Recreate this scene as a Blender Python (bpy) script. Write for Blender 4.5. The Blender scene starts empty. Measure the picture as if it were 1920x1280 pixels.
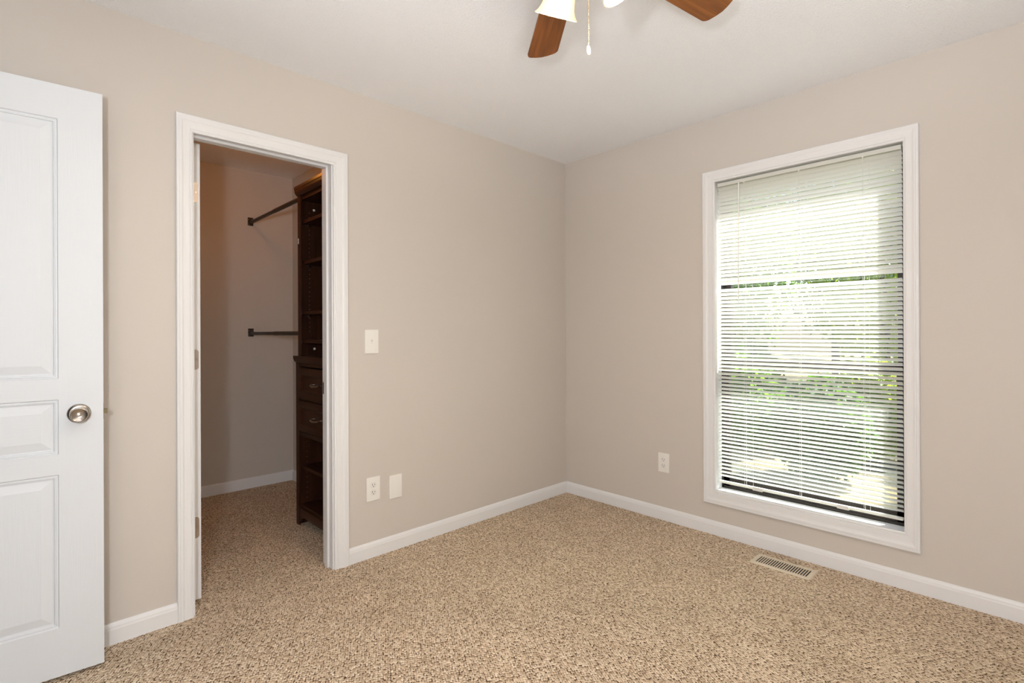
import bpy, bmesh, math, random
from mathutils import Vector, Matrix
random.seed(7)
S = bpy.context.scene
COL = S.collection
PI = math.pi

# ------------------------------------------------------------------ camera
cam_d = bpy.data.cameras.new('camera')
cam = bpy.data.objects.new('camera', cam_d)
COL.objects.link(cam)
S.camera = cam
CX, CY, CZ = -2.9509, -2.4998, 1.1905
yaw, pit, rol = 0.80652, 0.00059, -0.00407
fw = Vector((math.cos(yaw)*math.cos(pit), math.sin(yaw)*math.cos(pit), math.sin(pit)))
r0 = Vector((math.sin(yaw), -math.cos(yaw), 0)); u0 = r0.cross(fw)
rr = r0*math.cos(rol) + u0*math.sin(rol); uu = -r0*math.sin(rol) + u0*math.cos(rol)
m = Matrix(((rr.x, uu.x, -fw.x, CX), (rr.y, uu.y, -fw.y, CY), (rr.z, uu.z, -fw.z, CZ), (0, 0, 0, 1)))
cam.matrix_world = m
cam_d.sensor_width = 36.0
cam_d.lens = 967.31/1920*36.0
cam_d.shift_y = -18.27/1920
cam_d.clip_start = 0.02

# ------------------------------------------------------------------ exposure, world, sun, flash, added fill
S.view_settings.view_transform = 'Standard'
S.view_settings.look = 'None'
S.view_settings.gamma = 1.0
S.view_settings.use_curve_mapping = False
S.view_settings.exposure = 0.07

W = bpy.data.worlds.new('sky'); S.world = W; W.use_nodes = True
nt = W.node_tree
for n in list(nt.nodes): nt.nodes.remove(n)
sky = nt.nodes.new('ShaderNodeTexSky'); sky.sky_type = 'NISHITA'
sky.sun_disc = False; sky.sun_elevation = math.radians(54); sky.sun_rotation = math.radians(122)
sky.air_density = 1.0; sky.dust_density = 2.5
bgn = nt.nodes.new('ShaderNodeBackground'); bgn.inputs[1].default_value = 0.40
won = nt.nodes.new('ShaderNodeOutputWorld')
nt.links.new(sky.outputs[0], bgn.inputs[0]); nt.links.new(bgn.outputs[0], won.inputs[0])

def lamp(name, kind, loc, energy, color, **kw):
    d = bpy.data.lights.new(name, kind); d.energy = energy; d.color = color
    for k, v in kw.items(): setattr(d, k, v)
    o = bpy.data.objects.new(name, d); COL.objects.link(o); o.location = loc
    return o
sun = lamp('sun', 'SUN', (6, -3, 6), 21.0, (1.0, 0.97, 0.91), angle=0.009)
sun.rotation_euler = Vector((1.0, -0.62, 1.70)).to_track_quat('Z', 'Y').to_euler()
# the photographer's flash, held a little left of the camera
lamp('camera_flash', 'POINT', (-3.2, -2.42, 1.36), 69.0, (0.95, 0.985, 1.02), shadow_soft_size=0.06)
# added unseen fill spot, aimed up to brighten the ceiling and the room
fill_spot = lamp('ceiling_fill', 'SPOT', (-2.75, -2.75, 1.1), 96.0, (0.95, 0.985, 1.02), shadow_soft_size=0.35, spot_size=math.radians(96), spot_blend=0.45)
fill_spot.rotation_euler = Vector((-0.45, -0.36, -1)).to_track_quat('Z', 'Y').to_euler()

# ------------------------------------------------------------------ materials
def mat(name, color, rough=0.5, metal=0.0, spec=0.5, bump=None, emis=None, var=None):
    """bump=(scale, strength, distance[, stretch xyz]); var=(scale, amount) albedo mottling"""
    M = bpy.data.materials.new(name); M.use_nodes = True
    t = M.node_tree; b = t.nodes['Principled BSDF']
    b.inputs['Base Color'].default_value = (*color, 1)
    b.inputs['Roughness'].default_value = rough
    b.inputs['Metallic'].default_value = metal
    b.inputs['Specular IOR Level'].default_value = spec
    tc = t.nodes.new('ShaderNodeTexCoord')
    if bump:
        n = t.nodes.new('ShaderNodeTexNoise'); n.inputs['Scale'].default_value = bump[0]
        n.inputs['Detail'].default_value = 4
        src = tc.outputs['Object']
        if len(bump) > 3:
            mp = t.nodes.new('ShaderNodeMapping'); mp.inputs['Scale'].default_value = bump[3]
            t.links.new(src, mp.inputs[0]); src = mp.outputs[0]
        t.links.new(src, n.inputs['Vector'])
        bp = t.nodes.new('ShaderNodeBump'); bp.inputs['Strength'].default_value = bump[1]
        bp.inputs['Distance'].default_value = bump[2]
        t.links.new(n.outputs['Fac'], bp.inputs['Height']); t.links.new(bp.outputs[0], b.inputs['Normal'])
    if var:
        n2 = t.nodes.new('ShaderNodeTexNoise'); n2.inputs['Scale'].default_value = var[0]
        n2.inputs['Detail'].default_value = 3
        t.links.new(tc.outputs['Object'], n2.inputs['Vector'])
        cr = t.nodes.new('ShaderNodeValToRGB')
        cr.color_ramp.elements[0].position = .3; cr.color_ramp.elements[1].position = .7
        cr.color_ramp.elements[0].color = (*[c*(1-var[1]) for c in color], 1)
        cr.color_ramp.elements[1].color = (*[min(1, c*(1+var[1])) for c in color], 1)
        t.links.new(n2.outputs['Fac'], cr.inputs[0]); t.links.new(cr.outputs[0], b.inputs['Base Color'])
    if emis:
        b.inputs['Emission Color'].default_value = (*emis[0], 1); b.inputs['Emission Strength'].default_value = emis[1]
    return M

M_wall = mat('wall_paint', (0.592, 0.550, 0.505), 0.62, spec=.3, bump=(260, .10, .002))
M_ceil = mat('ceiling_stipple', (0.92, 0.93, 0.955), 0.42, spec=.5, bump=(210, .8, .005))
M_trim = mat('trim_paint', (0.755, 0.76, 0.77), 0.40, spec=.35)
M_door = mat('door_paint', (0.675, 0.71, 0.75), 0.5, spec=.3, bump=(9, .16, .002, (22, 22, 1.2)))
M_doorh = mat('door_paint_rails', (0.675, 0.71, 0.75), 0.5, spec=.3, bump=(9, .16, .002, (1.2, 22, 22)))
M_plate = mat('plate_plastic', (0.80, 0.79, 0.75), 0.35)
M_slot = mat('slot_dark', (0.02, 0.018, 0.016), 0.6)
M_nickel = mat('satin_nickel', (0.43, 0.395, 0.36), 0.24, 1.0)
M_steel = mat('hinge_nickel', (0.42, 0.37, 0.33), 0.38, 1.0)
M_latch = mat('latch_brass', (0.16, 0.13, 0.075), 0.45, 0.8)
M_bronze = mat('dark_bronze', (0.030, 0.024, 0.018), 0.42, 0.3)
M_frame = mat('window_bronze', (0.022, 0.017, 0.014), 0.45, 0.3, var=(30, .2))
M_vent = mat('almond_enamel', (0.66, 0.57, 0.44), 0.38)
M_cord = mat('blind_cord', (0.85, 0.85, 0.82), 0.7)
M_clip = mat('clip_plastic', (0.80, 0.82, 0.80), 0.2)
M_bulb = mat('bulb', (0.9, 0.85, 0.75), 0.4, emis=((1.0, 0.72, 0.42), 12))
M_fob = mat('pull_fob', (0.86, 0.80, 0.74), 0.3)
M_chain = mat('chain_brass', (0.62, 0.50, 0.36), 0.3, 1.0)
M_white = mat('white_porcelain', (0.8, 0.79, 0.77), 0.25)
M_fanmetal = mat('fan_nickel', (0.50, 0.46, 0.42), 0.3, 1.0)
M_hall = mat('hall_paint', (0.575, 0.500, 0.425), 0.6)
M_ext = mat('siding', (0.42, 0.38, 0.33), 0.8, var=(6, .15))
M_bark = mat('bark', (0.10, 0.075, 0.055), 0.9, bump=(30, .6, .01), var=(8, .3))

def wood(name, c1, c2, c3, rough, axis='X', scale=1.0):
    M = bpy.data.materials.new(name); M.use_nodes = True
    t = M.node_tree; b = t.nodes['Principled BSDF']
    tc = t.nodes.new('ShaderNodeTexCoord'); mp = t.nodes.new('ShaderNodeMapping')
    st = {'X': (1.6, 26, 26), 'Y': (26, 1.6, 26), 'Z': (26, 26, 1.6)}[axis]
    mp.inputs['Scale'].default_value = [s*scale for s in st]
    n = t.nodes.new('ShaderNodeTexNoise'); n.inputs['Scale'].default_value = 2.2
    n.inputs['Detail'].default_value = 6; n.inputs['Distortion'].default_value = .35
    cr = t.nodes.new('ShaderNodeValToRGB'); e = cr.color_ramp.elements
    e[0].position = .3; e[0].color = (*c1, 1); e[1].position = .72; e[1].color = (*c3, 1)
    x = e.new(.52); x.color = (*c2, 1)
    t.links.new(tc.outputs['Object'], mp.inputs[0]); t.links.new(mp.outputs[0], n.inputs['Vector'])
    t.links.new(n.outputs['Fac'], cr.inputs[0]); t.links.new(cr.outputs[0], b.inputs['Base Color'])
    b.inputs['Roughness'].default_value = rough; b.inputs['Specular IOR Level'].default_value = .28
    return M
M_blade = wood('blade_walnut', (0.125, 0.036, 0.006), (0.195, 0.063, 0.012), (0.27, 0.098, 0.022), .42)
M_cherry = wood('cabinet_cherry', (0.022, 0.0065, 0.0030), (0.035, 0.0105, 0.0045), (0.052, 0.0165, 0.0075), .40, 'Z')
M_cherryh = wood('cabinet_cherry_rail', (0.022, 0.0065, 0.0030), (0.035, 0.0105, 0.0045), (0.052, 0.0165, 0.0075), .40, 'Y')

def slat_mat():
    M = bpy.data.materials.new('blind_slat_vinyl'); M.use_nodes = True
    t = M.node_tree; b = t.nodes['Principled BSDF']; o = t.nodes['Material Output']
    b.inputs['Base Color'].default_value = (0.82, 0.825, 0.79, 1); b.inputs['Roughness'].default_value = .42
    tr = t.nodes.new('ShaderNodeBsdfTranslucent'); tr.inputs[0].default_value = (0.84, 0.85, 0.79, 1)
    mx = t.nodes.new('ShaderNodeMixShader'); mx.inputs[0].default_value = .28
    t.links.new(b.outputs[0], mx.inputs[1]); t.links.new(tr.outputs[0], mx.inputs[2]); t.links.new(mx.outputs[0], o.inputs[0])
    return M
M_slat = slat_mat()
def glass_mat():
    M = bpy.data.materials.new('window_glass'); M.use_nodes = True
    t = M.node_tree; o = t.nodes['Material Output']; t.nodes.remove(t.nodes['Principled BSDF'])
    tr = t.nodes.new('ShaderNodeBsdfTransparent'); tr.inputs[0].default_value = (.93, .96, .94, 1)
    gl = t.nodes.new('ShaderNodeBsdfGlossy'); gl.inputs['Roughness'].default_value = .02
    mx = t.nodes.new('ShaderNodeMixShader'); mx.inputs[0].default_value = .05
    t.links.new(tr.outputs[0], mx.inputs[1]); t.links.new(gl.outputs[0], mx.inputs[2])
    t.links.new(mx.outputs[0], o.inputs[0])
    return M
M_glass = glass_mat()
def shade_mat():
    M = bpy.data.materials.new('frosted_shade_glass'); M.use_nodes = True
    t = M.node_tree; b = t.nodes['Principled BSDF']; o = t.nodes['Material Output']
    b.inputs['Base Color'].default_value = (0.90, 0.86, 0.74, 1); b.inputs['Roughness'].default_value = .3
    b.inputs['Emission Color'].default_value = (1.0, 0.86, 0.55, 1); b.inputs['Emission Strength'].default_value = 0.26
    tr = t.nodes.new('ShaderNodeBsdfTranslucent'); tr.inputs[0].default_value = (0.62, 0.54, 0.36, 1)
    mx = t.nodes.new('ShaderNodeMixShader'); mx.inputs[0].default_value = .3
    t.links.new(b.outputs[0], mx.inputs[1]); t.links.new(tr.outputs[0], mx.inputs[2]); t.links.new(mx.outputs[0], o.inputs[0])
    return M
M_shade = shade_mat()
def carpet_mat():
    M = bpy.data.materials.new('berber_carpet'); M.use_nodes = True
    t = M.node_tree; b = t.nodes['Principled BSDF']; L = t.links.new
    b.inputs['Roughness'].default_value = .95; b.inputs['Specular IOR Level'].default_value = .1
    tc = t.nodes.new('ShaderNodeTexCoord')
    # wobble so that the loop rows are not ruler-straight
    wn = t.nodes.new('ShaderNodeTexNoise'); wn.inputs['Scale'].default_value = 9; wn.inputs['Detail'].default_value = 1
    wm = t.nodes.new('ShaderNodeVectorMath'); wm.operation = 'SCALE'; wm.inputs['Scale'].default_value = .010
    ad = t.nodes.new('ShaderNodeVectorMath'); ad.operation = 'ADD'
    L(tc.outputs['Object'], wn.inputs['Vector']); L(wn.outputs['Color'], wm.inputs[0])
    L(tc.outputs['Object'], ad.inputs[0]); L(wm.outputs[0], ad.inputs[1])
    vr = t.nodes.new('ShaderNodeVectorRotate'); vr.rotation_type = 'Z_AXIS'; vr.inputs['Angle'].default_value = math.radians(-60)
    L(ad.outputs[0], vr.inputs['Vector'])
    mp = t.nodes.new('ShaderNodeMapping'); mp.inputs['Scale'].default_value = (88, 116, 1)
    L(vr.outputs[0], mp.inputs[0])
    v = t.nodes.new('ShaderNodeTexVoronoi'); v.voronoi_dimensions = '2D'; v.inputs['Scale'].default_value = 1
    v.inputs['Randomness'].default_value = .48
    L(mp.outputs[0], v.inputs['Vector'])
    def math_(op, a, b=None, c=None):
        n = t.nodes.new('ShaderNodeMath'); n.operation = op
        for i, q in enumerate((a, b, c)):
            if q is None: continue
            if isinstance(q, (int, float)): n.inputs[i].default_value = q
            else: L(q, n.inputs[i])
        return n.outputs[0]
    # tweed yarn: each loop has its own tone, with dark yarn flecks and painted shade in the gaps
    sp = t.nodes.new('ShaderNodeSeparateColor'); L(v.outputs['Color'], sp.inputs[0])
    cr = t.nodes.new('ShaderNodeValToRGB'); e = cr.color_ramp.elements
    e[0].position = 0.0; e[0].color = (0.52, 0.385, 0.265, 1)
    e[1].position = 1.0; e[1].color = (0.88, 0.74, 0.58, 1)
    for p, c in ((.25, (.66, .515, .37)), (.75, (.77, .62, .46))):
        x = e.new(p); x.color = (*c, 1)
    L(sp.outputs[0], cr.inputs[0])
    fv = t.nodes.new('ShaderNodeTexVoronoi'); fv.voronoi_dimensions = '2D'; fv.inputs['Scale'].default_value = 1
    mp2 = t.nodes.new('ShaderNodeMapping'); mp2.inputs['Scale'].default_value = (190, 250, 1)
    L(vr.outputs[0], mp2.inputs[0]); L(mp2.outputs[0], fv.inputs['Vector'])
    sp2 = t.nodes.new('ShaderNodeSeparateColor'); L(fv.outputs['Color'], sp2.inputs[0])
    # flecks thicken between loops: recess shade is painted into the colour there
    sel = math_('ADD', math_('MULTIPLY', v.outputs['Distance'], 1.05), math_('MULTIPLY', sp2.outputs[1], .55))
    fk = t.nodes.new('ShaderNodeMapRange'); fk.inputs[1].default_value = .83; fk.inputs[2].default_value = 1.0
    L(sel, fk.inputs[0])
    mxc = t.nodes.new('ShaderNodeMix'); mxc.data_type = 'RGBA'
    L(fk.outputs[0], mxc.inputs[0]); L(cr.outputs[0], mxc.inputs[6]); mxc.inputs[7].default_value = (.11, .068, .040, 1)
    fn = t.nodes.new('ShaderNodeTexNoise'); fn.inputs['Scale'].default_value = 420; fn.inputs['Detail'].default_value = 2
    L(tc.outputs['Object'], fn.inputs['Vector'])
    mr = t.nodes.new('ShaderNodeMapRange'); mr.inputs[1].default_value = .3; mr.inputs[2].default_value = .7
    mr.inputs[3].default_value = .78; mr.inputs[4].default_value = 1.18
    L(fn.outputs['Fac'], mr.inputs[0])
    # broad traffic mottling
    bn = t.nodes.new('ShaderNodeTexNoise'); bn.inputs['Scale'].default_value = 3.2; bn.inputs['Detail'].default_value = 3
    L(tc.outputs['Object'], bn.inputs['Vector'])
    mr2 = t.nodes.new('ShaderNodeMapRange'); mr2.inputs[1].default_value = .3; mr2.inputs[2].default_value = .7
    mr2.inputs[3].default_value = .94; mr2.inputs[4].default_value = 1.06
    L(bn.outputs['Fac'], mr2.inputs[0])
    vm = t.nodes.new('ShaderNodeVectorMath'); vm.operation = 'SCALE'; L(mxc.outputs[2], vm.inputs[0]); L(math_('MULTIPLY', mr.outputs[0], mr2.outputs[0]), vm.inputs['Scale'])
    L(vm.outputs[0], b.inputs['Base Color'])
    bp = t.nodes.new('ShaderNodeBump'); bp.inputs['Strength'].default_value = .8; bp.inputs['Distance'].default_value = .010
    L(math_('SUBTRACT', 1.0, v.outputs['Distance']), bp.inputs['Height']); L(bp.outputs[0], b.inputs['Normal'])
    return M
M_carpet = carpet_mat()
def ground_mat():
    M = bpy.data.materials.new('leaf_litter_shaded'); M.use_nodes = True
    t = M.node_tree; b = t.nodes['Principled BSDF']; b.inputs['Roughness'].default_value = .95
    n = t.nodes.new('ShaderNodeTexNoise'); n.inputs['Scale'].default_value = 1.3; n.inputs['Detail'].default_value = 8
    tc = t.nodes.new('ShaderNodeTexCoord'); t.links.new(tc.outputs['Object'], n.inputs['Vector'])
    cr = t.nodes.new('ShaderNodeValToRGB'); e = cr.color_ramp.elements
    e[0].position = .36; e[0].color = (.014, .022, .008, 1); e[1].position = .70; e[1].color = (.30, .23, .12, 1)  # tree shade is put into the colour by the dark stops
    x = e.new(.5); x.color = (.04, .035, .016, 1)
    t.links.new(n.outputs['Fac'], cr.inputs[0]); t.links.new(cr.outputs[0], b.inputs['Base Color'])
    return M
M_ground = ground_mat()
def leaf_mat(name, c):
    M = bpy.data.materials.new(name); M.use_nodes = True
    t = M.node_tree; b = t.nodes['Principled BSDF']; o = t.nodes['Material Output']
    b.inputs['Base Color'].default_value = (*c, 1); b.inputs['Roughness'].default_value = .5
    n = t.nodes.new('ShaderNodeTexNoise'); n.inputs['Scale'].default_value = 2.4
    tc = t.nodes.new('ShaderNodeTexCoord'); t.links.new(tc.outputs['Object'], n.inputs['Vector'])
    cr = t.nodes.new('ShaderNodeValToRGB'); e = cr.color_ramp.elements
    e[0].position = .35; e[0].color = (*[k*.6 for k in c], 1); e[1].position = .65; e[1].color = (*[k*1.3 for k in c], 1)
    t.links.new(n.outputs['Fac'], cr.inputs[0]); t.links.new(cr.outputs[0], b.inputs['Base Color'])
    tr = t.nodes.new('ShaderNodeBsdfTranslucent'); tr.inputs[0].default_value = (c[0]*2.0, c[1]*1.8, c[2]*.9, 1)
    mx = t.nodes.new('ShaderNodeMixShader'); mx.inputs[0].default_value = .45
    t.links.new(b.outputs[0], mx.inputs[1]); t.links.new(tr.outputs[0], mx.inputs[2]); t.links.new(mx.outputs[0], o.inputs[0])
    return M
M_leaf = [leaf_mat('leaf_green', (.13, .26, .035)), leaf_mat('leaf_dark', (.06, .14, .025)), leaf_mat('leaf_lime', (.26, .36, .05))]

# ------------------------------------------------------------------ mesh helpers
class MB:
    def __init__(s): s.bm = bmesh.new()
    def box(s, x0, x1, y0, y1, z0, z1, T=None, bev=0.0):
        co = [(x, y, z) for x in (x0, x1) for y in (y0, y1) for z in (z0, z1)]
        vs = [s.bm.verts.new(T @ Vector(c) if T else c) for c in co]
        fs = []
        for f in ((0, 1, 3, 2), (4, 6, 7, 5), (0, 4, 5, 1), (2, 3, 7, 6), (0, 2, 6, 4), (1, 5, 7, 3)):
            fs.append(s.bm.faces.new([vs[i] for i in f]))
        if bev:
            es = list({e for f in fs for e in f.edges})
            bmesh.ops.bevel(s.bm, geom=es, offset=bev, segments=2, affect='EDGES', profile=.7)
        return s
    def prism(s, pts, ax, a0, a1):
        """polygon pts in the two other axes (in xyz order), extruded along ax from a0 to a1"""
        def mk(p, a):
            return {'x': (a, p[0], p[1]), 'y': (p[0], a, p[1]), 'z': (p[0], p[1], a)}[ax]
        A = [s.bm.verts.new(mk(p, a0)) for p in pts]; B = [s.bm.verts.new(mk(p, a1)) for p in pts]
        s.bm.faces.new(A[::-1]); s.bm.faces.new(B)
        for i in range(len(pts)):
            j = (i+1) % len(pts); s.bm.faces.new((A[i], A[j], B[j], B[i]))
        return s
    def lathe(s, prof, T=Matrix(), n=32, cap=True):
        """prof: (r, h) along local z"""
        rings = []
        for r, h in prof:
            rings.append([s.bm.verts.new(T @ Vector((max(r, 1e-5)*math.cos(2*PI*k/n), max(r, 1e-5)*math.sin(2*PI*k/n), h))) for k in range(n)])
        for a, b in zip(rings, rings[1:]):
            for k in range(n):
                s.bm.faces.new((a[k], a[(k+1) % n], b[(k+1) % n], b[k]))
        if cap:
            s.bm.faces.new(rings[0][::-1]); s.bm.faces.new(rings[-1])
        return s
    def tube(s, pts, r, n=10, flat=None):
        pts = [Vector(p) for p in pts]; rings = []
        for i, p in enumerate(pts):
            d = (pts[min(i+1, len(pts)-1)] - pts[max(i-1, 0)]).normalized()
            a = d.orthogonal().normalized() if abs(d.z) > .99 else d.cross(Vector((0, 0, 1))).normalized()
            b = d.cross(a)
            R = r[i] if isinstance(r, (list, tuple)) else r
            rings.append([s.bm.verts.new(p + a*R*math.cos(2*PI*k/n) + b*R*(flat or 1)*math.sin(2*PI*k/n)) for k in range(n)])
        for a, b in zip(rings, rings[1:]):
            for k in range(n): s.bm.faces.new((a[k], a[(k+1) % n], b[(k+1) % n], b[k]))
        s.bm.faces.new(rings[0][::-1]); s.bm.faces.new(rings[-1])
        return s
    def sphere(s, c, r, T=None, u=10, v=6):
        M = Matrix.Translation(c) @ (T or Matrix())
        bmesh.ops.create_uvsphere(s.bm, u_segments=u, v_segments=v, radius=r, matrix=M); return s
    def build(s, name, m, parent=None, smooth=False):
        bmesh.ops.recalc_face_normals(s.bm, faces=s.bm.faces[:])
        me = bpy.data.meshes.new(name); s.bm.to_mesh(me); s.bm.free()
        for k in (m if isinstance(m, list) else [m]): me.materials.append(k)
        if smooth:
            me.shade_smooth()
            try: me.set_sharp_from_angle(angle=math.radians(38))
            except Exception: pass
        o = bpy.data.objects.new(name, me); COL.objects.link(o)
        if parent: o.parent = parent
        return o
def tag(o, label=None, cat=None, group=None, kind=None):
    if label: o['label'] = label
    if cat: o['category'] = cat
    if group: o['group'] = group
    if kind: o['kind'] = kind
    return o
def struct(o, label, cat): return tag(o, label, cat, kind='structure')
def empty(name, loc=(0, 0, 0), rz=0):
    e = bpy.data.objects.new(name, None); COL.objects.link(e); e.location = loc; e.rotation_euler = (0, 0, rz)
    e.empty_display_size = .05
    return e
def copy_tree(o, parent=None):
    c = o.copy(); COL.objects.link(c)
    if parent: c.parent = parent
    for ch in [k for k in bpy.data.objects if k.parent == o]: copy_tree(ch, c)
    return c
def sweep(corners, outs, prof, plane, closed):
    """moulding swept round an opening with mitred corners; corners (a, b), outs (da, db) to the outer corner,
    prof (w 0..1 from inner to outer edge, d out of the wall); plane maps (a, b, d) to xyz"""
    b = MB(); rows = []
    for (a, bb), (oa, ob) in zip(corners, outs):
        rows.append([b.bm.verts.new(plane(a+oa*w, bb+ob*w, d)) for w, d in prof])
    n = len(rows); k = len(prof)
    for i in range(n if closed else n-1):
        A, B = rows[i], rows[(i+1) % n]
        for j in range(k):
            b.bm.faces.new((A[j], A[(j+1) % k], B[(j+1) % k], B[j]))
    if not closed:
        b.bm.faces.new(rows[0][::-1]); b.bm.faces.new(rows[-1])
    return b

# ------------------------------------------------------------------ room shell
H = 2.44
XW, YS = -3.53, -3.18
WO = dict(y0=-2.036, y1=-1.1445, z0=.258, z1=2.062)       # window opening (jamb faces)
DX0, DX1, DZ = -2.412, -1.810, 2.040                      # closet door opening (jamb faces)
T_IN, T_EX = .11, .152

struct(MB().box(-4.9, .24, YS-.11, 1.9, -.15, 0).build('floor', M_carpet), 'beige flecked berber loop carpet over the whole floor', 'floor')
struct(MB().box(-4.9, .24, YS-.11, 1.9, H, H+.12).build('ceiling', M_ceil), 'off-white stippled ceiling', 'ceiling')
# closet wall with the door opening
b = MB(); rg = .019
b.box(XW-.11, DX0-rg, 0, T_IN, 0, H); b.box(DX1+rg, 0, 0, T_IN, 0, H); b.box(DX0-rg, DX1+rg, 0, T_IN, DZ+rg, H)
struct(b.build('wall_north', M_wall), 'beige painted wall with the closet doorway', 'wall')
# window wall
b = MB(); g = .012
b.box(0, T_EX, YS, WO['y0']-g, 0, H); b.box(0, T_EX, WO['y1']+g, .0, 0, H)
b.box(0, T_EX, WO['y0']-g, WO['y1']+g, 0, WO['z0']-g); b.box(0, T_EX, WO['y0']-g, WO['y1']+g, WO['z1']+g, H)
struct(b.build('wall_east', M_wall), 'beige painted wall with the tall window', 'wall')
struct(MB().box(XW-.11, T_EX, YS-.11, YS, 0, H).build('wall_south', M_wall), 'beige painted wall opposite the closet wall, behind the camera', 'wall')
# entry wall with its doorway and the hall beyond
EY0, EY1, EZ = -.872, -.098, 2.062
b = MB()
b.box(XW-.11, XW, EY1, 0, 0, H); b.box(XW-.11, XW, YS, EY0, 0, H); b.box(XW-.11, XW, EY0, EY1, EZ, H)
struct(b.build('wall_west', M_wall), 'beige painted wall with the bedroom entry doorway', 'wall')
struct(MB().box(-4.9, -4.79, YS, 1.9, 0, H).build('wall_hall', M_hall), 'beige hall wall beyond the bedroom entry doorway', 'wall')
struct(MB().box(-4.79, XW-.11, -1.9, -1.79, 0, H).build('wall_hall_south', M_hall), 'beige end wall of the hall nearest the camera side', 'wall')
struct(MB().box(-4.79, XW-.11, .6, .71, 0, H).build('wall_hall_north', M_hall), 'beige end wall of the hall beside the closet', 'wall')
# closet shell
CB, CR, CL = 1.765, -1.333, -2.78
struct(MB().box(CL-.1, CR+.1, CB, CB+.1, 0, H).build('wall_closet_rear', M_wall), 'beige rear wall inside the closet with two rod brackets', 'wall')
struct(MB().box(CR, CR+.1, T_IN, CB, 0, H).build('wall_closet_east', M_wall), 'beige closet side wall behind the dark cabinet', 'wall')
struct(MB().box(CL-.1, CL, T_IN, CB, 0, H).build('wall_closet_west', M_wall), 'beige closet side wall behind the open closet door', 'wall')

# baseboards
BP = [(0, 0), (.013, 0), (.013, .056), (.0115, .061), (.0105, .068), (.007, .076), (.003, .080), (0, .080)]
def base(name, ax, a0, a1, wall, sgn, label):
    b = MB()
    if ax == 'x': b.prism([(wall+sgn*d, z) for d, z in BP], 'x', a0, a1)
    else: b.prism([(wall+sgn*d, z) for d, z in BP], 'y', a0, a1)
    return struct(b.build(name, M_trim), label, 'baseboard')
base('baseboard_north', 'x', -1.728, 0, 0, -1, 'white baseboard between the closet doorway and the room corner')
base('baseboard_northwest', 'x', XW, -2.478, 0, -1, 'short white baseboard between the open white door and the closet casing')
base('baseboard_east', 'y', YS, -.013, 0, -1, 'white baseboard along the window wall')
base('baseboard_south', 'x', XW, -.013, YS, 1, 'white baseboard on the wall behind the camera')
base('baseboard_west', 'y', YS+.013, EY0-.07, XW, 1, 'white baseboard on the entry doorway wall')
base('baseboard_closet_rear', 'x', CL, CR, CB, -1, 'white baseboard along the closet rear wall')
base('baseboard_closet_east', 'y', T_IN, CB-.013, CR, -1, 'white baseboard on the closet side wall by the cabinet')

# casings
CP = [(0, 0), (0, .009), (.05, .0115), (.11, .012), (.13, .0095), (.17, .0095), (.19, .0125), (.33, .0130), (.50, .0135), (.60, .0150),
      (.70, .0180), (.80, .0185), (.82, .0170), (.95, .0175), (1, .0155), (1, 0)]
cs = [(WO['y0']+.003, WO['z0']+.005), (WO['y1']-.001, WO['z0']+.005), (WO['y1']-.001, WO['z1']), (WO['y0']+.003, WO['z1'])]
ou = [(-.0585, -.0815), (.0722, -.0815), (.0722, .0650), (-.0585, .0650)]
struct(sweep(cs, ou, CP, lambda a, b, d: (-d, a, b), True).build('trim_1', M_trim), 'white moulded casing framing the window', 'trim')
DP = [(0, 0), (0, .010), (.06, .012), (.10, .012), (.12, .0095), (.16, .0095), (.20, .0120), (.45, .0130), (.58, .0145),
      (.68, .0180), (.82, .0185), (.84, .0172), (.95, .0175), (1, .0150), (1, 0)]
cs = [(-2.418, 0), (-2.418, 2.034), (-1.803, 2.034), (-1.803, 0)]
ou = [(-.060, 0), (-.060, .070), (.075, .070), (.075, 0)]
casing = struct(sweep(cs, ou, DP, lambda a, b, d: (a, -d, b), False).build('trim_2', M_trim), 'white moulded casing around the closet doorway', 'trim')
# closet jamb with door stop
b = MB()
b.box(DX1, DX1+rg, 0, T_IN, 0, DZ); b.box(DX0-rg, DX0, 0, T_IN, 0, DZ); b.box(DX0-rg, DX1+rg, 0, T_IN, DZ, DZ+rg)
b.box(DX1-.011, DX1, .036, .072, 0, DZ-.011, bev=.002); b.box(DX0, DX0+.004, .036, .072, 0, DZ-.011, bev=.001)
b.box(DX0, DX1, .036, .072, DZ-.011, DZ, bev=.002)
jamb = struct(b.build('trim_3', M_trim), 'white jamb and stop lining the closet doorway', 'trim')
tag(MB().box(DX1-.0015, DX1+.001, .078, .104, .875, .935).build('strike_plate', M_bronze, jamb), 'dark strike plate')
# entry door frame (west wall)
b = MB()
b.box(XW-.11, XW, EY0, EY0+.019, 0, EZ-.019); b.box(XW-.11, XW, EY1-.019, EY1, 0, EZ-.019); b.box(XW-.11, XW, EY0, EY1, EZ-.019, EZ)
cs = [(EY0+.013, 0), (EY0+.013, EZ-.014), (EY1-.013, EZ-.014), (EY1-.013, 0)]
ou = [(-.068, 0), (-.068, .068), (.068, .068), (.068, 0)]
struct(b.build('trim_4', M_trim), 'white jamb lining the bedroom entry doorway', 'trim')
struct(sweep(cs, ou, DP, lambda a, b, d: (XW+d, a, b), False).build('trim_5', M_trim), 'white casing around the bedroom entry doorway', 'trim')

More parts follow.
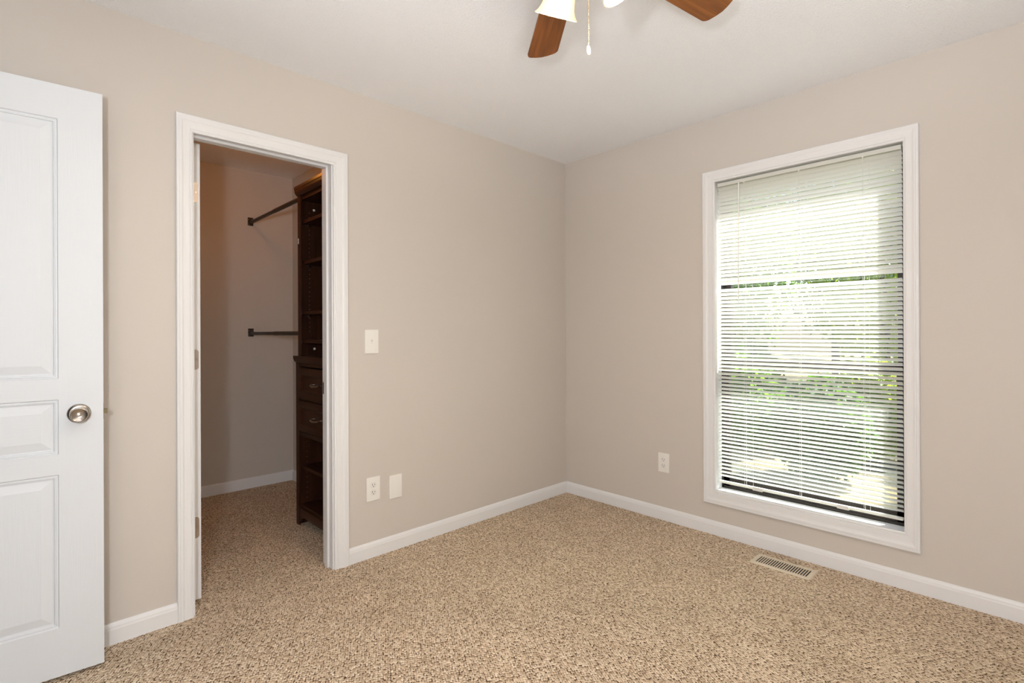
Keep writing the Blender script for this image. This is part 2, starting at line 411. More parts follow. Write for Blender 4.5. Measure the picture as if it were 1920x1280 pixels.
# ------------------------------------------------------------------ entry door: three-panel slab standing open along the closet wall
def panel_slab(w, h, th, panels, name, parent=None):
    """front face is local y=0 looking to -y, u from 0 (latch edge) to -w (hinge edge)"""
    b = MB(); bm = b.bm
    rings = [(0, 0), (.003, .0045), (.0065, .0045), (.008, .0025), (.012, .0035), (.0135, .0075), (.018, .0080), (.043, .0022), (.0455, .0016)]
    def V(u, z, d): return bm.verts.new((u, d, z))
    us = sorted({-w, 0} | {k for p in panels for k in p[:2]})
    for side, yb in ((1, 0.0), (-1, th)):
        f = lambda d: yb + side*d
        zs = [0] + [z for p in sorted(panels, key=lambda p: p[2]) for z in p[2:]] + [h]
        u0, u1 = panels[0][0], panels[0][1]
        def quad(a0, a1, z0, z1, mi):
            fc = bm.faces.new([V(a0, z0, f(0)), V(a1, z0, f(0)), V(a1, z1, f(0)), V(a0, z1, f(0))]); fc.material_index = mi
        quad(-w, u0, 0, h, 0); quad(u1, 0, 0, h, 0)
        for k in range(0, len(zs), 2): quad(u0, u1, zs[k], zs[k+1], 1)
        for (a0, a1, z0, z1) in panels:
            prev = None; wide = (a1-a0) > (z1-z0)*1.3
            for o, d in rings:
                cur = [V(a0+o, z0+o, f(d)), V(a1-o, z0+o, f(d)), V(a1-o, z1-o, f(d)), V(a0+o, z1-o, f(d))]
                if prev:
                    for i in range(4):
                        fc = bm.faces.new((prev[i], prev[(i+1) % 4], cur[(i+1) % 4], cur[i])); fc.material_index = 1 if i in (0, 2) else 0
                prev = cur
            fc = bm.faces.new(prev); fc.material_index = 1 if wide else 0
    for a, c in (((-w, 0), (-w, h)), ((0, 0), (0, h))):
        u = a[0]; bm.faces.new([V(u, 0, 0), V(u, 0, th), V(u, h, th), V(u, h, 0)])
    for z in (0, h): bm.faces.new([V(-w, z, 0), V(0, z, 0), V(0, z, th), V(-w, z, th)])
    bmesh.ops.remove_doubles(bm, verts=bm.verts[:], dist=1e-5)
    return b.build(name, [M_door, M_doorh], parent)
DW = .762
d1 = panel_slab(DW, 2.034, .035, [(-DW+.121, -.1205, 1.022, 1.917), (-DW+.121, -.1205, .762, .951), (-DW+.121, -.1205, .167, .693)], 'door_1')
struct(d1, 'white three-panel door standing open at the left with a satin knob', 'door')
d1.location = (-2.729, -.150, .014); d1.rotation_euler = (0, 0, -math.radians(3.95))
def rotY(a): return Matrix.Rotation(a, 4, 'Y')
Tk = Matrix.Translation((-.0668, 0, .898)) @ Matrix.Rotation(PI/2, 4, 'X')       # local z -> -y (towards the room)
k = MB().lathe([(.0335, -.0005), (.0335, .003), (.0315, .0065), (.026, .009), (.016, .010), (.0135, .014), (.0135, .024),
                (.018, .028), (.0235, .033), (.0255, .040), (.0255, .050), (.0240, .0545), (.0222, .0553), (.0205, .0540),
                (.0085, .0505), (.0070, .0500)], Tk, 40).build('door_knob', M_nickel, d1, True)
MB().lathe([(.0058, .0495), (.0058, .0535), (.0045, .0555), (.0012, .0560)], Tk, 20).build('lock_button', M_nickel, k, True)
Tk2 = Matrix.Translation((-.0668, .035, .898)) @ Matrix.Rotation(-PI/2, 4, 'X')
MB().lathe([(.0335, -.0005), (.0335, .003), (.026, .009), (.0135, .014), (.0135, .024), (.0235, .033), (.0255, .050), (.020, .056)], Tk2, 28).build('door_knob', M_nickel, d1, True)
lt = MB().box(-.001, .0012, .006, .029, .871, .926, bev=.0004).build('latch_plate', M_latch, d1)
MB().prism([(.0, .0085), (.0115, .0085), (.0115, .0125), (.0, .0265)], 'z', .890, .9065).build('latch_bolt', M_latch, lt)
for z in (.18, 1.0, 1.82):
    MB().lathe([(.006, -.045), (.006, .045)], Matrix.Translation((-DW-.002, .040, z)), 12).build('hinge', M_steel, d1, True)

# ------------------------------------------------------------------ closet door, swung into the closet (we see its hinge edge)
SX0, SX1 = -2.3985, -2.3640
d2 = MB().box(SX0, SX1, .112, .718, .015, 2.030, bev=.0015).build('door_2', M_trim)
struct(d2, 'white closet door swung inward, only its hinged edge showing', 'door')
for z0, z1 in ((1.769, 1.858), (1.030, 1.119), (.287, .380)):
    r = .012; x0, x1 = SX0-.001, -2.3715; pts = [(x0, z0)]
    pts += [(x1-r+r*math.sin(a), z0+r-r*math.cos(a)) for a in (0, .4, .8, 1.2, PI/2)]
    pts += [(x1-r+r*math.cos(a), z1-r+r*math.sin(a)) for a in (0, .4, .8, 1.2, PI/2)] + [(x0, z1)]
    hg = MB().prism(pts, 'y', .1102, .1122).build('hinge', M_steel, d2)
    zc = (z0+z1)/2
    for sx, sz in ((-2.391, z0+.012), (-2.381, zc), (-2.391, z1-.012)):
        MB().lathe([(.0035, .1086), (.0035, .1104), (.001, .1104)], Matrix(((1, 0, 0, sx), (0, 0, 1, 0), (0, 1, 0, sz), (0, 0, 0, 1))), 10).build('screw', M_nickel, hg)
Tc = Matrix.Translation((SX0, .652, .93)) @ rotY(-PI/2)
Td = Matrix.Translation((SX1, .652, .93)) @ rotY(PI/2)
for T_ in (Tc, Td):
    MB().lathe([(.0335, -.0005), (.0335, .003), (.026, .009), (.0135, .014), (.0135, .024), (.0235, .033), (.0255, .050), (.020, .056)], T_, 24).build('door_knob', M_nickel, d2, True)

# ------------------------------------------------------------------ window
w1 = empty('window_1', (.09, -1.59, WO['z0'])); struct(w1, 'tall dark bronze single-hung window in the right wall', 'window')
def wpart(b, name, m, smooth=False, parent=None):
    o = b.build(name, m, None, smooth)
    o.parent = parent or w1; o.matrix_parent_inverse = Matrix.Translation(w1.location).inverted()
    return o
y0, y1, z0, z1 = WO['y0'], WO['y1'], WO['z0'], WO['z1']
# white lining of the reveal and sill board
b = MB(); b.box(-.001, .075, y0-g, y0, z0-g, z1+g); b.box(-.001, .075, y1, y1+g, z0-g, z1+g); b.box(-.001, .075, y0, y1, z1, z1+g)
wpart(b, 'jamb_liner', M_trim)
wpart(MB().box(-.001, .075, y0, y1, z0-g, z0+.005), 'sill_board', M_trim)
# bronze frame
fx0, fx1 = .075, .142; ft = .030
b = MB(); b.box(fx0, fx1, y0-g, y0+.012, z0-g, z1+g); b.box(fx0, fx1, y1-.012, y1+g, z0-g, z1+g)
b.box(fx0, fx1, y0, y1, z1-.012, z1+g); b.box(fx0, fx1, y0, y1, z0-g, z0+.020)
wpart(b, 'window_frame', M_frame)
zm = 1.012
def sash(xa, xb, za, zb, bot, top, nm):
    b = MB(); s_ = .032
    b.box(xa, xb, y0+.012, y0+.012+s_, za, zb); b.box(xa, xb, y1-.012-s_, y1-.012, za, zb)
    b.box(xa, xb, y0+.012, y1-.012, za, za+bot); b.box(xa, xb, y0+.012, y1-.012, zb-top, zb)
    o = wpart(b, nm, M_frame)
    xc = (xa+xb)/2
    p = MB().box(xc-.002, xc+.002, y0+.040, y1-.040, za+bot-.004, zb-top+.004).build('pane', M_glass)
    p.parent = o
    return o
sash(.080, .108, z0+.018, zm+.024, .050, .040, 'lower_sash')
sash(.110, .138, zm-.024, z1-.010, .040, .030, 'upper_sash')
# exterior sheathing jambs out to the brick face
b = MB(); b.box(fx1, T_EX, y0-g, y0+.002, z0-g, z1+g); b.box(fx1, T_EX, y1-.002, y1+g, z0-g, z1+g); b.box(fx1, T_EX, y0, y1, z1-.002, z1+g)
b.box(fx1, T_EX+.03, y0-g, y1+g, z0-g, z0+.005)
wpart(b, 'exterior_reveal', M_ext)

# ------------------------------------------------------------------ mini blind
bl = empty('window_blind', (.026, -1.59, .30))
tag(bl, 'white horizontal mini blind with thin slats hanging in the window', 'blind')
INV = Matrix.Translation(bl.location).inverted()
def bpart(b, name, m, smooth=False):
    o = b.build(name, m, None, smooth); o.parent = bl; o.matrix_parent_inverse = INV; return o
xb = .026; by0, by1 = -2.0245, -1.1505
b = MB().box(xb-.0135, xb+.0135, by0+.001, by1-.002, 2.034, 2.0545, bev=.0015)
bpart(b, 'headrail', M_slat)
PITCH = .0220; TILT = math.radians(41.5); SW = .0252; ZT = 2.021
b = MB(); bm = b.bm; nsl = 78
for i in range(nsl):
    zc = ZT - i*PITCH
    if zc < .334: break
    t_ = TILT + random.uniform(-.02, .02); wob = random.uniform(-.0008, .0008)
    skip = abs(zc-1.464) < PITCH*.5
    if abs(zc-1.442) < PITCH*.5: continue          # one slat has slipped up against its neighbour, leaving a wide gap
    if skip: t_ = math.radians(62)
    rows = []
    ys = [by0 + (by1-by0)*k/6 for k in range(7)]
    sag = [(-.0006 if 0 < k < 6 else 0)*math.sin(PI*(k % 3)/3) for k in range(7)]
    for k, y in enumerate(ys):
        row = []
        for j in range(5):
            q = (j/4-.5)*SW; cr = .0016*(1-(2*j/4-1)**2)
            # q>0 is the outer edge: it hangs lower than the room edge
            x = q*math.cos(t_) + cr*math.sin(t_); z = -q*math.sin(t_) + cr*math.cos(t_)
            row.append(bm.verts.new((xb+x, y, zc+z+wob+sag[k])))
        rows.append(row)
    for A, B in zip(rows, rows[1:]):
        for j in range(4): bm.faces.new((A[j], A[j+1], B[j+1], B[j]))
bpart(b, 'slats', M_slat, True)
bpart(MB().box(xb-.0115, xb+.0115, by0, by1, .306, .318, bev=.003), 'bottom_rail', M_slat)
for y in (-1.303, -1.588, -1.872):
    b = MB()
    for x in (xb-.0128, xb+.0128): b.tube([(x, y, 2.036), (x, y, 1.2), (x, y, .312)], .00065, 6)
    b.tube([(xb-.0128, y, 2.0335), (xb+.001, y, 2.0325)], .004, 8)
    bpart(b, 'ladder_cord', M_cord)
for y in (-1.345, -1.895):
    b = MB().tube([(xb+.0005, y, 2.03), (xb+.0005, y, .31)], .0006, 6); bpart(b, 'lift_cord', M_cord)
for y in (-1.372, -1.783):
    bpart(MB().box(xb-.0155, xb+.012, y-.026, y+.026, .302, .3095, bev=.0015).box(xb-.0155, xb-.0132, y-.024, y+.024, .3085, .321, bev=.0008), 'rail_clip', M_clip)
b = MB().tube([(-.001, -1.281, 2.030), (-.0025, -1.280, 1.7), (-.003, -1.2785, 1.344)], .0036, 6)
b.tube([(-.001, -1.281, 2.026), (.006, -1.281, 2.036), (.014, -1.281, 2.040)], .0025, 6)
bpart(b, 'tilt_wand', M_clip)

# ------------------------------------------------------------------ electrical plates
def plate(name, axis, c, z, w, h, label, cat):
    """axis 'n' on the closet wall (faces -y), 'e' on the window wall (faces -x); local: x right along wall, y out, z up"""
    e = empty(name, (c, 0, z) if axis == 'n' else (0, c, z), 0 if axis == 'n' else -PI/2)
    tag(e, label, cat)
    MB().box(-w/2, w/2, -.0062, .0, -h/2, h/2, bev=.0022).build('cover_plate', M_plate, e, True)
    return e
def screw(e, x, z):
    MB().lathe([(.0032, .0060), (.0032, .0068), (.002, .0072)], Matrix(((1, 0, 0, x), (0, 0, -1, 0), (0, 1, 0, z), (0, 0, 0, 1))), 12).build('screw', M_plate, e, True)
def receptacle(e, z):
    pts = []
    for k in range(28):
        a = 2*PI*k/28; pts.append((.0172*math.cos(a), z+max(-.0138, min(.0138, .0172*math.sin(a)))))
    f = MB().prism(pts, 'y', -.0082, -.0050).build('receptacle', M_white, e)
    b = MB(); b.box(-.0082, -.0058, -.0086, -.0075, z-.001, z+.0085); b.box(.0056, .0078, -.0086, -.0075, z, z+.0075)
    b.lathe([(.0026, .0075), (.0026, .0086)], Matrix(((1, 0, 0, 0), (0, 0, -1, 0), (0, 1, 0, z-.0068), (0, 0, 0, 1))), 12)
    tag(b.build('slots', M_slot, f), 'dark plug slots')
e = plate('light_switch', 'n', -1.592, 1.143, .079, .126, 'white light switch plate on the wall right of the closet doorway', 'switch')
MB().box(-.0055, .0055, -.0072, -.004, -.0125, .0125).build('switch_bezel', M_white, e)
MB().box(-.0038, .0038, -.018, -.004, -.003, .006, T=Matrix.Rotation(math.radians(-24), 4, 'X'), bev=.001).build('toggle', M_white, e)
screw(e, 0, .030); screw(e, 0, -.030)
e = plate('wall_outlet', 'n', -1.586, .360, .079, .126, 'white duplex outlet below the light switch, beside a blank plate', 'outlet')
receptacle(e, .0195); receptacle(e, -.0195); screw(e, 0, 0)
e = plate('blank_plate', 'n', -1.4505, .3455, .078, .127, 'blank white cover plate right of the outlet near the baseboard', 'wall plate')
screw(e, 0, .042); screw(e, 0, -.042)
e = plate('wall_outlet', 'e', -.807, .3615, .0755, .120, 'white duplex outlet on the wall left of the window', 'outlet')
receptacle(e, .0195); receptacle(e, -.0195); screw(e, 0, 0)

# ------------------------------------------------------------------ floor register
ve = empty('floor_vent', (-.164, -1.562, 0)); tag(ve, 'almond metal floor vent in the carpet below the window', 'vent')
vw, vl = .066, .142; sw_, sl = .0445, .121
b = MB(); bm = b.bm
def rring(hx, hy, z, r):
    out = []
    for sx, sy, a0 in ((1, 1, 0), (-1, 1, PI/2), (-1, -1, PI), (1, -1, 3*PI/2)):
        for k in range(5):
            a = a0 + k*PI/8; out.append(bm.verts.new((sx*(hx-r)+r*math.cos(a), sy*(hy-r)+r*math.sin(a), z)))
    return out
prs = [rring(vw, vl, .0005, .012), rring(vw, vl, .0030, .012), rring(vw-.004, vl-.004, .0062, .010), rring(sw_, sl, .0062, .002), rring(sw_, sl, .0015, .002)]
for A, B in zip(prs, prs[1:]):
    for k in range(len(A)): bm.faces.new((A[k], A[(k+1) % len(A)], B[(k+1) % len(B)], B[k]))
b.build('vent_frame', M_vent, ve)
b = MB(); nl = 21
for k in range(nl+1):
    y = -sl + 2*sl*k/nl
    T = Matrix.Translation((0, y, .0030)) @ Matrix.Rotation(math.radians(28), 4, 'X')
    b.box(-sw_, sw_, -.0022, .0022, -.0022, .0026, T)
b.build('louvers', M_vent, ve)
tag(MB().box(-sw_, sw_, -sl, sl, .0004, .0012).build('duct_opening', M_slot, ve), 'dark duct opening')

# ------------------------------------------------------------------ ceiling fan with light kit
FX, FY, FZ = -1.843, -1.607, 2.29
fan = empty('ceiling_fan', (FX, FY, H)); tag(fan, 'ceiling fan with brown wood blades and lit bell glass shades', 'ceiling fan')
def fz(z): return z - H
b = MB().lathe([(.075, fz(2.44)), (.075, fz(2.425)), (.068, fz(2.405)), (.055, fz(2.395)), (.055, fz(2.385))], Matrix(), 36); b.build('canopy', M_fanmetal, fan, True)
b = MB().lathe([(.05, fz(2.39)), (.098, fz(2.382)), (.108, fz(2.365)), (.108, fz(2.325)), (.098, fz(2.305)), (.072, fz(2.290)), (.060, fz(2.275))], Matrix(), 40); b.build('motor_housing', M_fanmetal, fan, True)
b = MB().lathe([(.060, fz(2.276)), (.052, fz(2.262)), (.052, fz(2.235)), (.045, fz(2.215)), (.030, fz(2.200)), (.012, fz(2.190)), (.004, fz(2.180))], Matrix(), 32)
b.build('switch_housing', M_fanmetal, fan, True)
def blade_mb():
    b = MB(); bm = b.bm
    R0, R1 = .175, .652; out = []
    h0, h1 = .046, .061; rc = .026
    top = [(R0, h0*.6), (R0+.02, h0), (R0+.2, .054)]
    for k in range(8):
        a = math.radians(65)*k/7; top.append((R1-.0338+rc*math.sin(a), h1-rc+rc*math.cos(a)))
    top += [(R1-.003, .022)]
    out = top + [(R1, 0)] + [(x, -y) for x, y in reversed(top)]
    lo = [bm.verts.new((x, y, -.003)) for x, y in out]; hi = [bm.verts.new((x, y, .003)) for x, y in out]
    bm.faces.new(lo[::-1]); bm.faces.new(hi)
    for i in range(len(out)): j = (i+1) % len(out); bm.faces.new((lo[i], lo[j], hi[j], hi[i]))
    return b
def iron_mb():
    b = MB()
    b.tube([(.085, 0, .012), (.13, 0, .004), (.175, 0, -.006), (.215, 0, -.0065)], [.013, .011, .012, .010], 10, .45)
    b.box(.185, .255, -.030, .030, -.0085, -.0045, bev=.0015)
    return b
bl0 = None
for deg in (51.4, -10.4, 126, 200.7, 275.2):
    a = math.radians(deg)
    if bl0 is None:
        bl0 = blade_mb().build('fan_blade', M_blade, fan); ir0 = iron_mb().build('blade_iron', M_fanmetal, bl0, True)
        o = bl0
    else:
        o = copy_tree(bl0, fan)
    o.location = (0, 0, fz(FZ)); o.rotation_euler = (Matrix.Rotation(a, 3, 'Z') @ Matrix.Rotation(math.radians(-12), 3, 'X')).to_euler()
# shades
SP = [(.020, .002), (.022, .010), (.030, .022), (.038, .040), (.0430, .060), (.0455, .080), (.0490, .098), (.0560, .112), (.0650, .122)]
def shade_mb():
    b = MB(); inner = [(r-.0032, h+.0008) for r, h in SP]
    b.lathe(SP + inner[::-1], Matrix(), 40, cap=False)
    bm = b.bm
    return b
sh0 = None
for k in range(3):
    a = math.radians(69 - 120*k); til = math.radians(33)
    d = Vector((math.cos(a)*math.sin(til), math.sin(a)*math.sin(til), -math.cos(til)))
    p = Vector((math.cos(a)*.058, math.sin(a)*.058, fz(2.225)))
    q = Vector((-d.z*0, 0, 0))
    rot = d.to_track_quat('Z', 'Y').to_matrix().to_4x4()
    if sh0 is None:
        sh0 = shade_mb().build('lamp_shade', M_shade, fan, True)
        MB().lathe([(.010, .0), (.0225, .002), (.0235, .018), (.018, .020), (.017, .002)], Matrix(), 24).build('shade_fitter', M_fanmetal, sh0, True)
        MB().lathe([(.012, .018), (.014, .030), (.026, .052), (.030, .068), (.026, .086), (.014, .097), (.002, .100)], Matrix(), 20).build('bulb', M_bulb, sh0, True)
        o = sh0
    else: o = copy_tree(sh0, fan)
    o.matrix_local = Matrix.Translation(p) @ rot
    MB().tube([p*1.0 - Vector((math.cos(a), math.sin(a), 0))*.03 + Vector((0, 0, .012)), p + d*.002], .008, 10).build('shade_arm', M_fanmetal, fan, True)
    lp = Vector((FX, FY, H)) + p + d*.100
    l = lamp('fan_bulb_light', 'POINT', lp, 14.5, (1.0, 0.72, 0.45), shadow_soft_size=.022)
# pull chain
cxo, cyo = .031*.722, -.031*.692
b = MB(); zt, zb_ = 2.222, 1.974; nb = 50
for k in range(nb):
    z = zt - (zt-zb_)*k/(nb-1); b.sphere((cxo, cyo, fz(z)), .0017, u=8, v=6)
b.tube([(cxo, cyo, fz(zt)), (cxo, cyo, fz(zb_))], .0005, 5)
ch = b.build('pull_chain', M_chain, fan, True)
Tf = Matrix.Translation((cxo, cyo, fz(1.960))) @ Matrix.Rotation(math.radians(14), 4, 'Z') @ Matrix.Rotation(PI/2, 4, 'X') @ Matrix.Diagonal((.62, .92, 1, 1))
b = MB().lathe([(.0030, -.0035), (.0085, -.0035), (.0112, -.0030), (.0140, -.0018), (.0140, .0018), (.0112, .0030), (.0085, .0025), (.0030, .0020)], Tf, 28)
b.build('chain_fob', M_fob, ch, True)

# ------------------------------------------------------------------ closet cabinet
KX0, KX1 = -1.680, -1.347            # front, back
KY0, KY1 = .140, .766
cab = empty('closet_cabinet', (-1.5, .46, 0)); tag(cab, 'tall dark cherry closet cabinet with open shelves and two drawers', 'cabinet')
KI = Matrix.Translation(cab.location).inverted()
def kpart(b, name, m, parent=None, smooth=False):
    o = b.build(name, m, None, smooth); o.parent = parent or cab
    if not parent: o.matrix_parent_inverse = KI
    return o
pt = .019
# base side panels with bracket feet
def side(y0_, y1_):
    pts = [(KX0, 0), (KX0+.055, 0), (KX0+.062, .018), (KX0+.085, .040), (KX0+.12, .052), (KX1-.12, .052), (KX1-.085, .040), (KX1-.062, .018), (KX1-.055, 0), (KX1, 0), (KX1, 1.010), (KX0, 1.010)]
    return MB().prism(pts, 'y', y0_, y1_)
def pin_holes(parent, x, y, zs, r):
    h0 = MB().lathe([(r, 0), (r, .0006)], Matrix(((1, 0, 0, x), (0, 0, -1, y), (0, 1, 0, 0), (0, 0, 0, 1))), 8).build('pin_hole', M_steel, parent)
    tag(h0, 'metal-sleeved shelf-pin hole')
    for k, z in enumerate(zs):
        h = h0 if k == 0 else h0.copy()
        if k: COL.objects.link(h)
        h.location = (0, 0, z)
# far side panel edge is what the doorway shows
for a, c in ((KY1-pt, KY1), (KY0, KY0+pt)):
    sp = kpart(side(a, c), 'base_side', M_cherry)
    if a > .4: pin_holes(sp, KX0+.045, a, [.155+.032*i for i in range(13)], .0026)
# shaped face stiles standing proud at the front
for a, c in ((KY1-.040, KY1+.001), (KY0-.001, KY0+.040)):
    ft_ = [(a, 0), (a+.016 if a > .4 else c-.016, 0), (c, 0)]
    kpart(MB().box(KX0-.014, KX0-.0002, a, c, .0, 1.008, bev=.002), 'base_stile', M_cherry)
b = MB(); pts = [(KY0+.040, .108), (KY0+.040, .020), (KY0+.055, .026), (KY0+.075, .046), (KY0+.11, .058), (KY1-.11, .058), (KY1-.075, .046), (KY1-.055, .026), (KY1-.040, .020), (KY1-.040, .108)]
kpart(MB().prism(pts, 'x', KX0-.010, KX0-.0004), 'toe_apron', M_cherryh)
kpart(MB().box(KX0, KX1, KY0+pt, KY1-pt, .108, .126), 'bottom_shelf', M_cherryh)
kpart(MB().box(KX0+.012, KX1, KY0+pt+.001, KY1-pt-.001, .345, .364), 'base_shelf', M_cherryh)
kpart(MB().box(KX0-.006, KX1, KY0+pt, KY1-pt, .556, .580), 'drawer_divider', M_cherryh)
kpart(MB().box(KX0-.006, KX1, KY0+pt, KY1-pt, .984, 1.0095), 'top_rail', M_cherryh)
kpart(MB().box(KX0-.006, KX0+.02, KY0+pt, KY1-pt, .778, .792), 'drawer_rail', M_cherryh)
kpart(MB().box(KX1, KX1+.006, KY0+.026, KY1-.026, .06, 2.035), 'back_panel', M_cherry)
def drawer(z0_, z1_):
    y0_, y1_ = KY0+.044, KY1-.044; xf = KX0-.018
    e = MB(); bm = e.bm
    rings = [(0, .018), (0, 0), (.003, -.0), (.040, 0), (.044, .003), (.052, .008), (.060, .008)]
    prev = None
    for o, d in rings:
        cur = [bm.verts.new((xf+d, y0_+o, z0_+o)), bm.verts.new((xf+d, y1_-o, z0_+o)), bm.verts.new((xf+d, y1_-o, z1_-o)), bm.verts.new((xf+d, y0_+o, z1_-o))]
        if prev:
            for i in range(4): bm.faces.new((prev[i], prev[(i+1) % 4], cur[(i+1) % 4], cur[i]))
        prev = cur
    bm.faces.new(prev)
    dr = kpart(e, 'drawer', M_cherryh)
    yc, zc = (y0_+y1_)/2, (z0_+z1_)/2
    b = MB()
    for s_ in (-1, 1): b.tube([(xf+.009, yc+s_*.050, zc), (xf-.004, yc+s_*.050, zc), (xf-.012, yc+s_*.050, zc)], [.0085, .0055, .0060], 14)
    b.tube([(xf-.010, yc-.056, zc), (xf-.018, yc-.040, zc-.004), (xf-.022, yc-.018, zc-.0065), (xf-.023, yc, zc-.007), (xf-.022, yc+.018, zc-.0065), (xf-.018, yc+.040, zc-.004), (xf-.010, yc+.056, zc)],
           [.0035, .0055, .0065, .007, .0065, .0055, .0035], 12)
    tag(kpart(b, 'handle', M_nickel, dr, True), 'satin nickel arched pull')
drawer(.794, .976); drawer(.590, .776)
# moulded ledge between base and hutch
LED = [(0, 1.006), (-.004, 1.008), (-.011, 1.016), (-.016, 1.029), (-.018, 1.048), (0, 1.048)]
b = MB().prism([(KX0-.010+p, z) for p, z in LED], 'y', KY0, KY1+.010)
b.box(KX0-.0099, KX1, KY0, KY1, 1.0105, 1.0475)
kpart(b, 'ledge', M_cherryh)
# hutch
UY0, UY1 = KY0+.026, KY1-.026; UX0 = KX0
for a, c in ((UY1-pt, UY1), (UY0, UY0+pt)):
    sp = kpart(MB().box(UX0, KX1, a, c, 1.048, 2.036), 'hutch_side', M_cherry)
    far = a > .4; ys = a if far else c; s_ = -1 if far else 1
    if far: pin_holes(sp, UX0+.055, a, [1.20+.0275*i for i in range(28)], .0024)
    for z in (1.090, 1.965):
        b = MB().lathe([(.0075, 0), (.0075, .0012), (.004, .0018)], Matrix(((1, 0, 0, UX0+.085), (0, 0, s_, ys), (0, 1, 0, z), (0, 0, 0, 1))), 16)
        tag(kpart(b, 'screw_cap', M_white, sp), 'small pale screw cap')
for a, c in ((UY1-.044, UY1+.001), (UY0-.001, UY0+.038)):
    kpart(MB().box(UX0-.010, UX0-.0002, a, c, 1.048, 2.036, bev=.002), 'hutch_stile', M_cherry)
for z in (1.138, 1.312, 1.624, 1.876):
    sh = kpart(MB().box(UX0+.006, KX1, UY0+pt+.001, UY1-pt-.001, z-.010, z+.010), 'shelf', M_cherryh)
    if z > 1.2:
        for x in (UX0+.055, KX1-.05):
            for ya, s_ in ((UY1-pt, -1), (UY0+pt, 1)):
                b = MB().box(x-.005, x+.005, min(ya, ya+s_*.009), max(ya, ya+s_*.009), z-.024, z-.0105, bev=.001)
                kpart(b, 'shelf_pin', M_nickel, sh)
kpart(MB().box(UX0, KX1, UY0+pt, UY1-pt, 2.012, 2.0355), 'hutch_top', M_cherryh)
CRN = [(0, 2.036), (-.005, 2.037), (-.010, 2.043), (-.017, 2.050), (-.021, 2.058), (-.022, 2.073), (-.024, 2.076), (-.024, 2.092), (0, 2.092)]
b = MB().prism([(UX0-.008+p, z) for p, z in CRN], 'y', UY0, UY1)
b.box(UX0-.0079, KX1, UY0, UY1, 2.0365, 2.0915)
kpart(b, 'crown', M_cherryh)
kpart(MB().box(UX0-.0125, UX0-.0098, UY1-.018, UY1-.010, 1.742, 1.776), 'sticker', M_white)

# hanging rods from the rear wall to the cabinet side
def rod(z, label):
    x = -1.652
    e = empty('closet_rod', (x, CB, z)); tag(e, label, 'closet rod', )
    b = MB()
    yend = UY1
    L_ = CB - yend
    b.tube([(0, -.004, -.008), (0, -L_*.52, -.008)], .0125, 18); b.tube([(0, -L_*.50, -.008), (0, -L_+.0025, -.008)], .0142, 18)
    b.build('rod', M_bronze, e, True)
    br = MB().box(-.020, .020, -.004, -.0005, -.032, .030, bev=.0015)
    br.lathe([(.0165, .003), (.0165, .018), (.0135, .018)], Matrix(((1, 0, 0, 0), (0, 0, -1, 0), (0, 1, 0, -.008), (0, 0, 0, 1))), 20)
    o = br.build('bracket', M_bronze, e)
    for sx, sz in ((-.011, .015), (.011, .015), (-.011, -.024)):
        MB().lathe([(.0035, .004), (.0035, .0055), (.001, .006)], Matrix(((1, 0, 0, sx), (0, 0, -1, 0), (0, 1, 0, sz), (0, 0, 0, 1))), 10).build('screw', M_nickel, o)
    return e
rod(2.050, 'upper dark bronze hanging rod between closet wall and cabinet')
rod(1.196, 'lower dark bronze hanging rod between closet wall and cabinet')

# closet ceiling lampholder
lh = empty('ceiling_lampholder', (-1.89, .80, H)); tag(lh, 'small bare-bulb porcelain lampholder on the closet ceiling', 'lamp')
MB().lathe([(.055, 0), (.055, -.012), (.040, -.026), (.028, -.050), (.020, -.052)], Matrix(), 28).build('socket', M_white, lh, True)
MB().lathe([(.013, -.052), (.016, -.066), (.028, -.092), (.030, -.110), (.024, -.128), (.010, -.138), (.002, -.140)], Matrix(), 24).build('bulb', mat('closet_bulb', (.9, .8, .65), .4, emis=((1, .62, .30), 5)), lh, True)
lamp('closet_bulb_light', 'POINT', (-1.89, .80, H-.18), 3.4, (1.0, 0.34, 0.06), shadow_soft_size=.03)

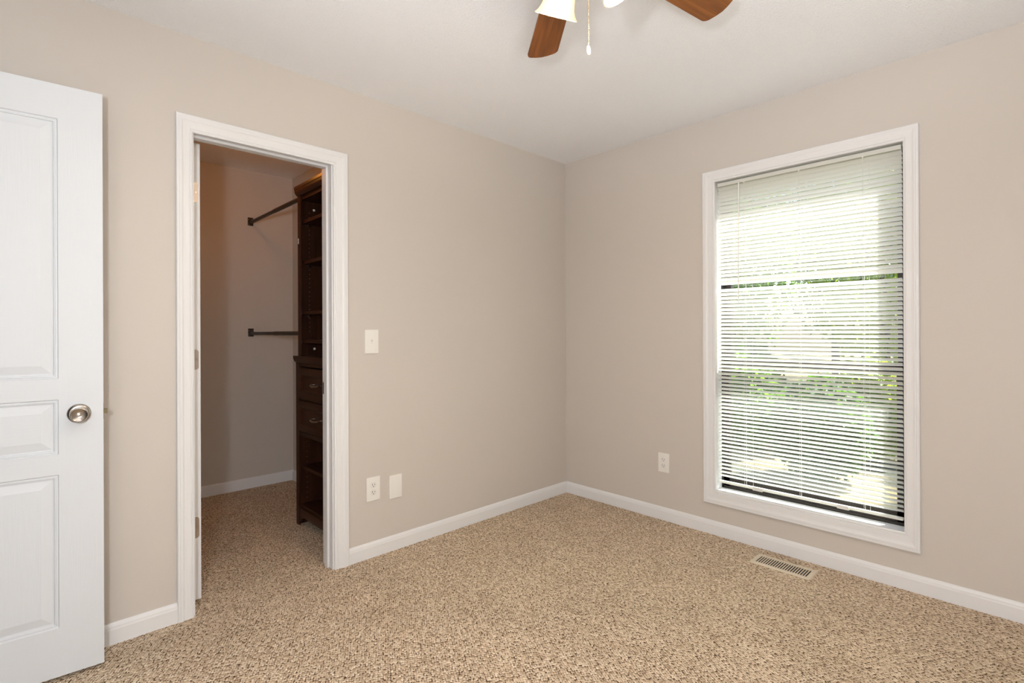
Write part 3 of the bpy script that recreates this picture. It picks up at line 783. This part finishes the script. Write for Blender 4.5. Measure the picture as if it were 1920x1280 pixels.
# ------------------------------------------------------------------ outdoors, seen through the blind
GZ = -.45
b = MB().box(T_EX+.02, 40, -30, 26, GZ-.1, GZ)
tag(struct(b.build('ground', M_ground), 'leaf-strewn ground outside the window, tree shade in its colour', 'ground'))
def foliage(cx, cy, cz, rx, ry, rz, n, m, size, parent, base_):
    b = MB(); bm = b.bm
    for _ in range(n):
        while True:
            v = Vector((random.uniform(-1, 1), random.uniform(-1, 1), random.uniform(-1, 1)))
            if .25 < v.length < 1: break
        c = Vector((cx+v.x*rx-base_[0], cy+v.y*ry-base_[1], cz+v.z*rz-base_[2]))
        s_ = size*random.uniform(.6, 1.3)
        R = Matrix.Rotation(random.uniform(0, 2*PI), 3, 'Z') @ Matrix.Rotation(random.uniform(-1.2, 1.2), 3, 'X')
        P = [R @ Vector(p)*s_ + c for p in ((0, -1, 0), (.45, -.1, .12), (0, 1, -.1), (-.45, -.1, .12))]
        vs = [bm.verts.new(p) for p in P]; bm.faces.new((vs[0], vs[1], vs[2])); bm.faces.new((vs[0], vs[2], vs[3]))
    return b.build('foliage', m, parent)
def tree(x, y, h, r, mi, label, shrub=False, n=3200):
    e = empty('leafy_shrub' if shrub else 'leafy_tree', (x, y, GZ)); tag(e, label, 'shrub' if shrub else 'tree', 'shrubs outside the window' if shrub else 'trees outside the window')
    hz = h*.5 if shrub else h*.42
    b = MB()
    b.tube([(0, 0, 0), (.04*r, .03*r, h*.3), (-.03*r, .05*r, h*.62), (0, 0, h*.8)], [.05*r+.03, .04*r+.025, .03*r+.015, .012], 9)
    for k in range(5):
        a = k*1.26; b.tube([(0, 0, h*(.3+.08*k)), (math.cos(a)*r*.4, math.sin(a)*r*.4, h*(.42+.08*k)), (math.cos(a)*r*.75, math.sin(a)*r*.75, h*(.52+.07*k))], [.03*r+.008, .018*r+.006, .006], 6)
    b.build('trunk', M_bark, e)
    foliage(x, y, GZ + (h-hz if not shrub else h*.5), r, r, hz if not shrub else h*.5, n, M_leaf[mi], .11 if not shrub else .075, e, (x, y, GZ))
GL = 'leafy green tree growing outside behind the window blind'
GS = 'low leafy green shrub growing outside behind the window blind'
for (x, y, h, r, mi) in ((7.0, -.7, 5.2, 1.15, 2), (7.4, 1.9, 5.4, 1.2, 0), (10.6, .3, 6.4, 1.5, 1), (10.8, 3.8, 6.6, 1.5, 0), (14.6, 1.9, 7.5, 1.8, 1), (14.4, 6.2, 7.5, 1.8, 0)):
    tree(x, y, h, r, mi, GL)
for (x, y, h, r, mi) in ((3.4, -.75, 1.15, .5, 1), (4.3, .5, 1.35, .6, 0), (4.9, -.95, 1.3, .5, 2), (5.6, .9, 1.5, .55, 1), (5.3, 2.2, 1.4, .55, 0)):
    tree(x, y, h, r, mi, GS, True, 2600)
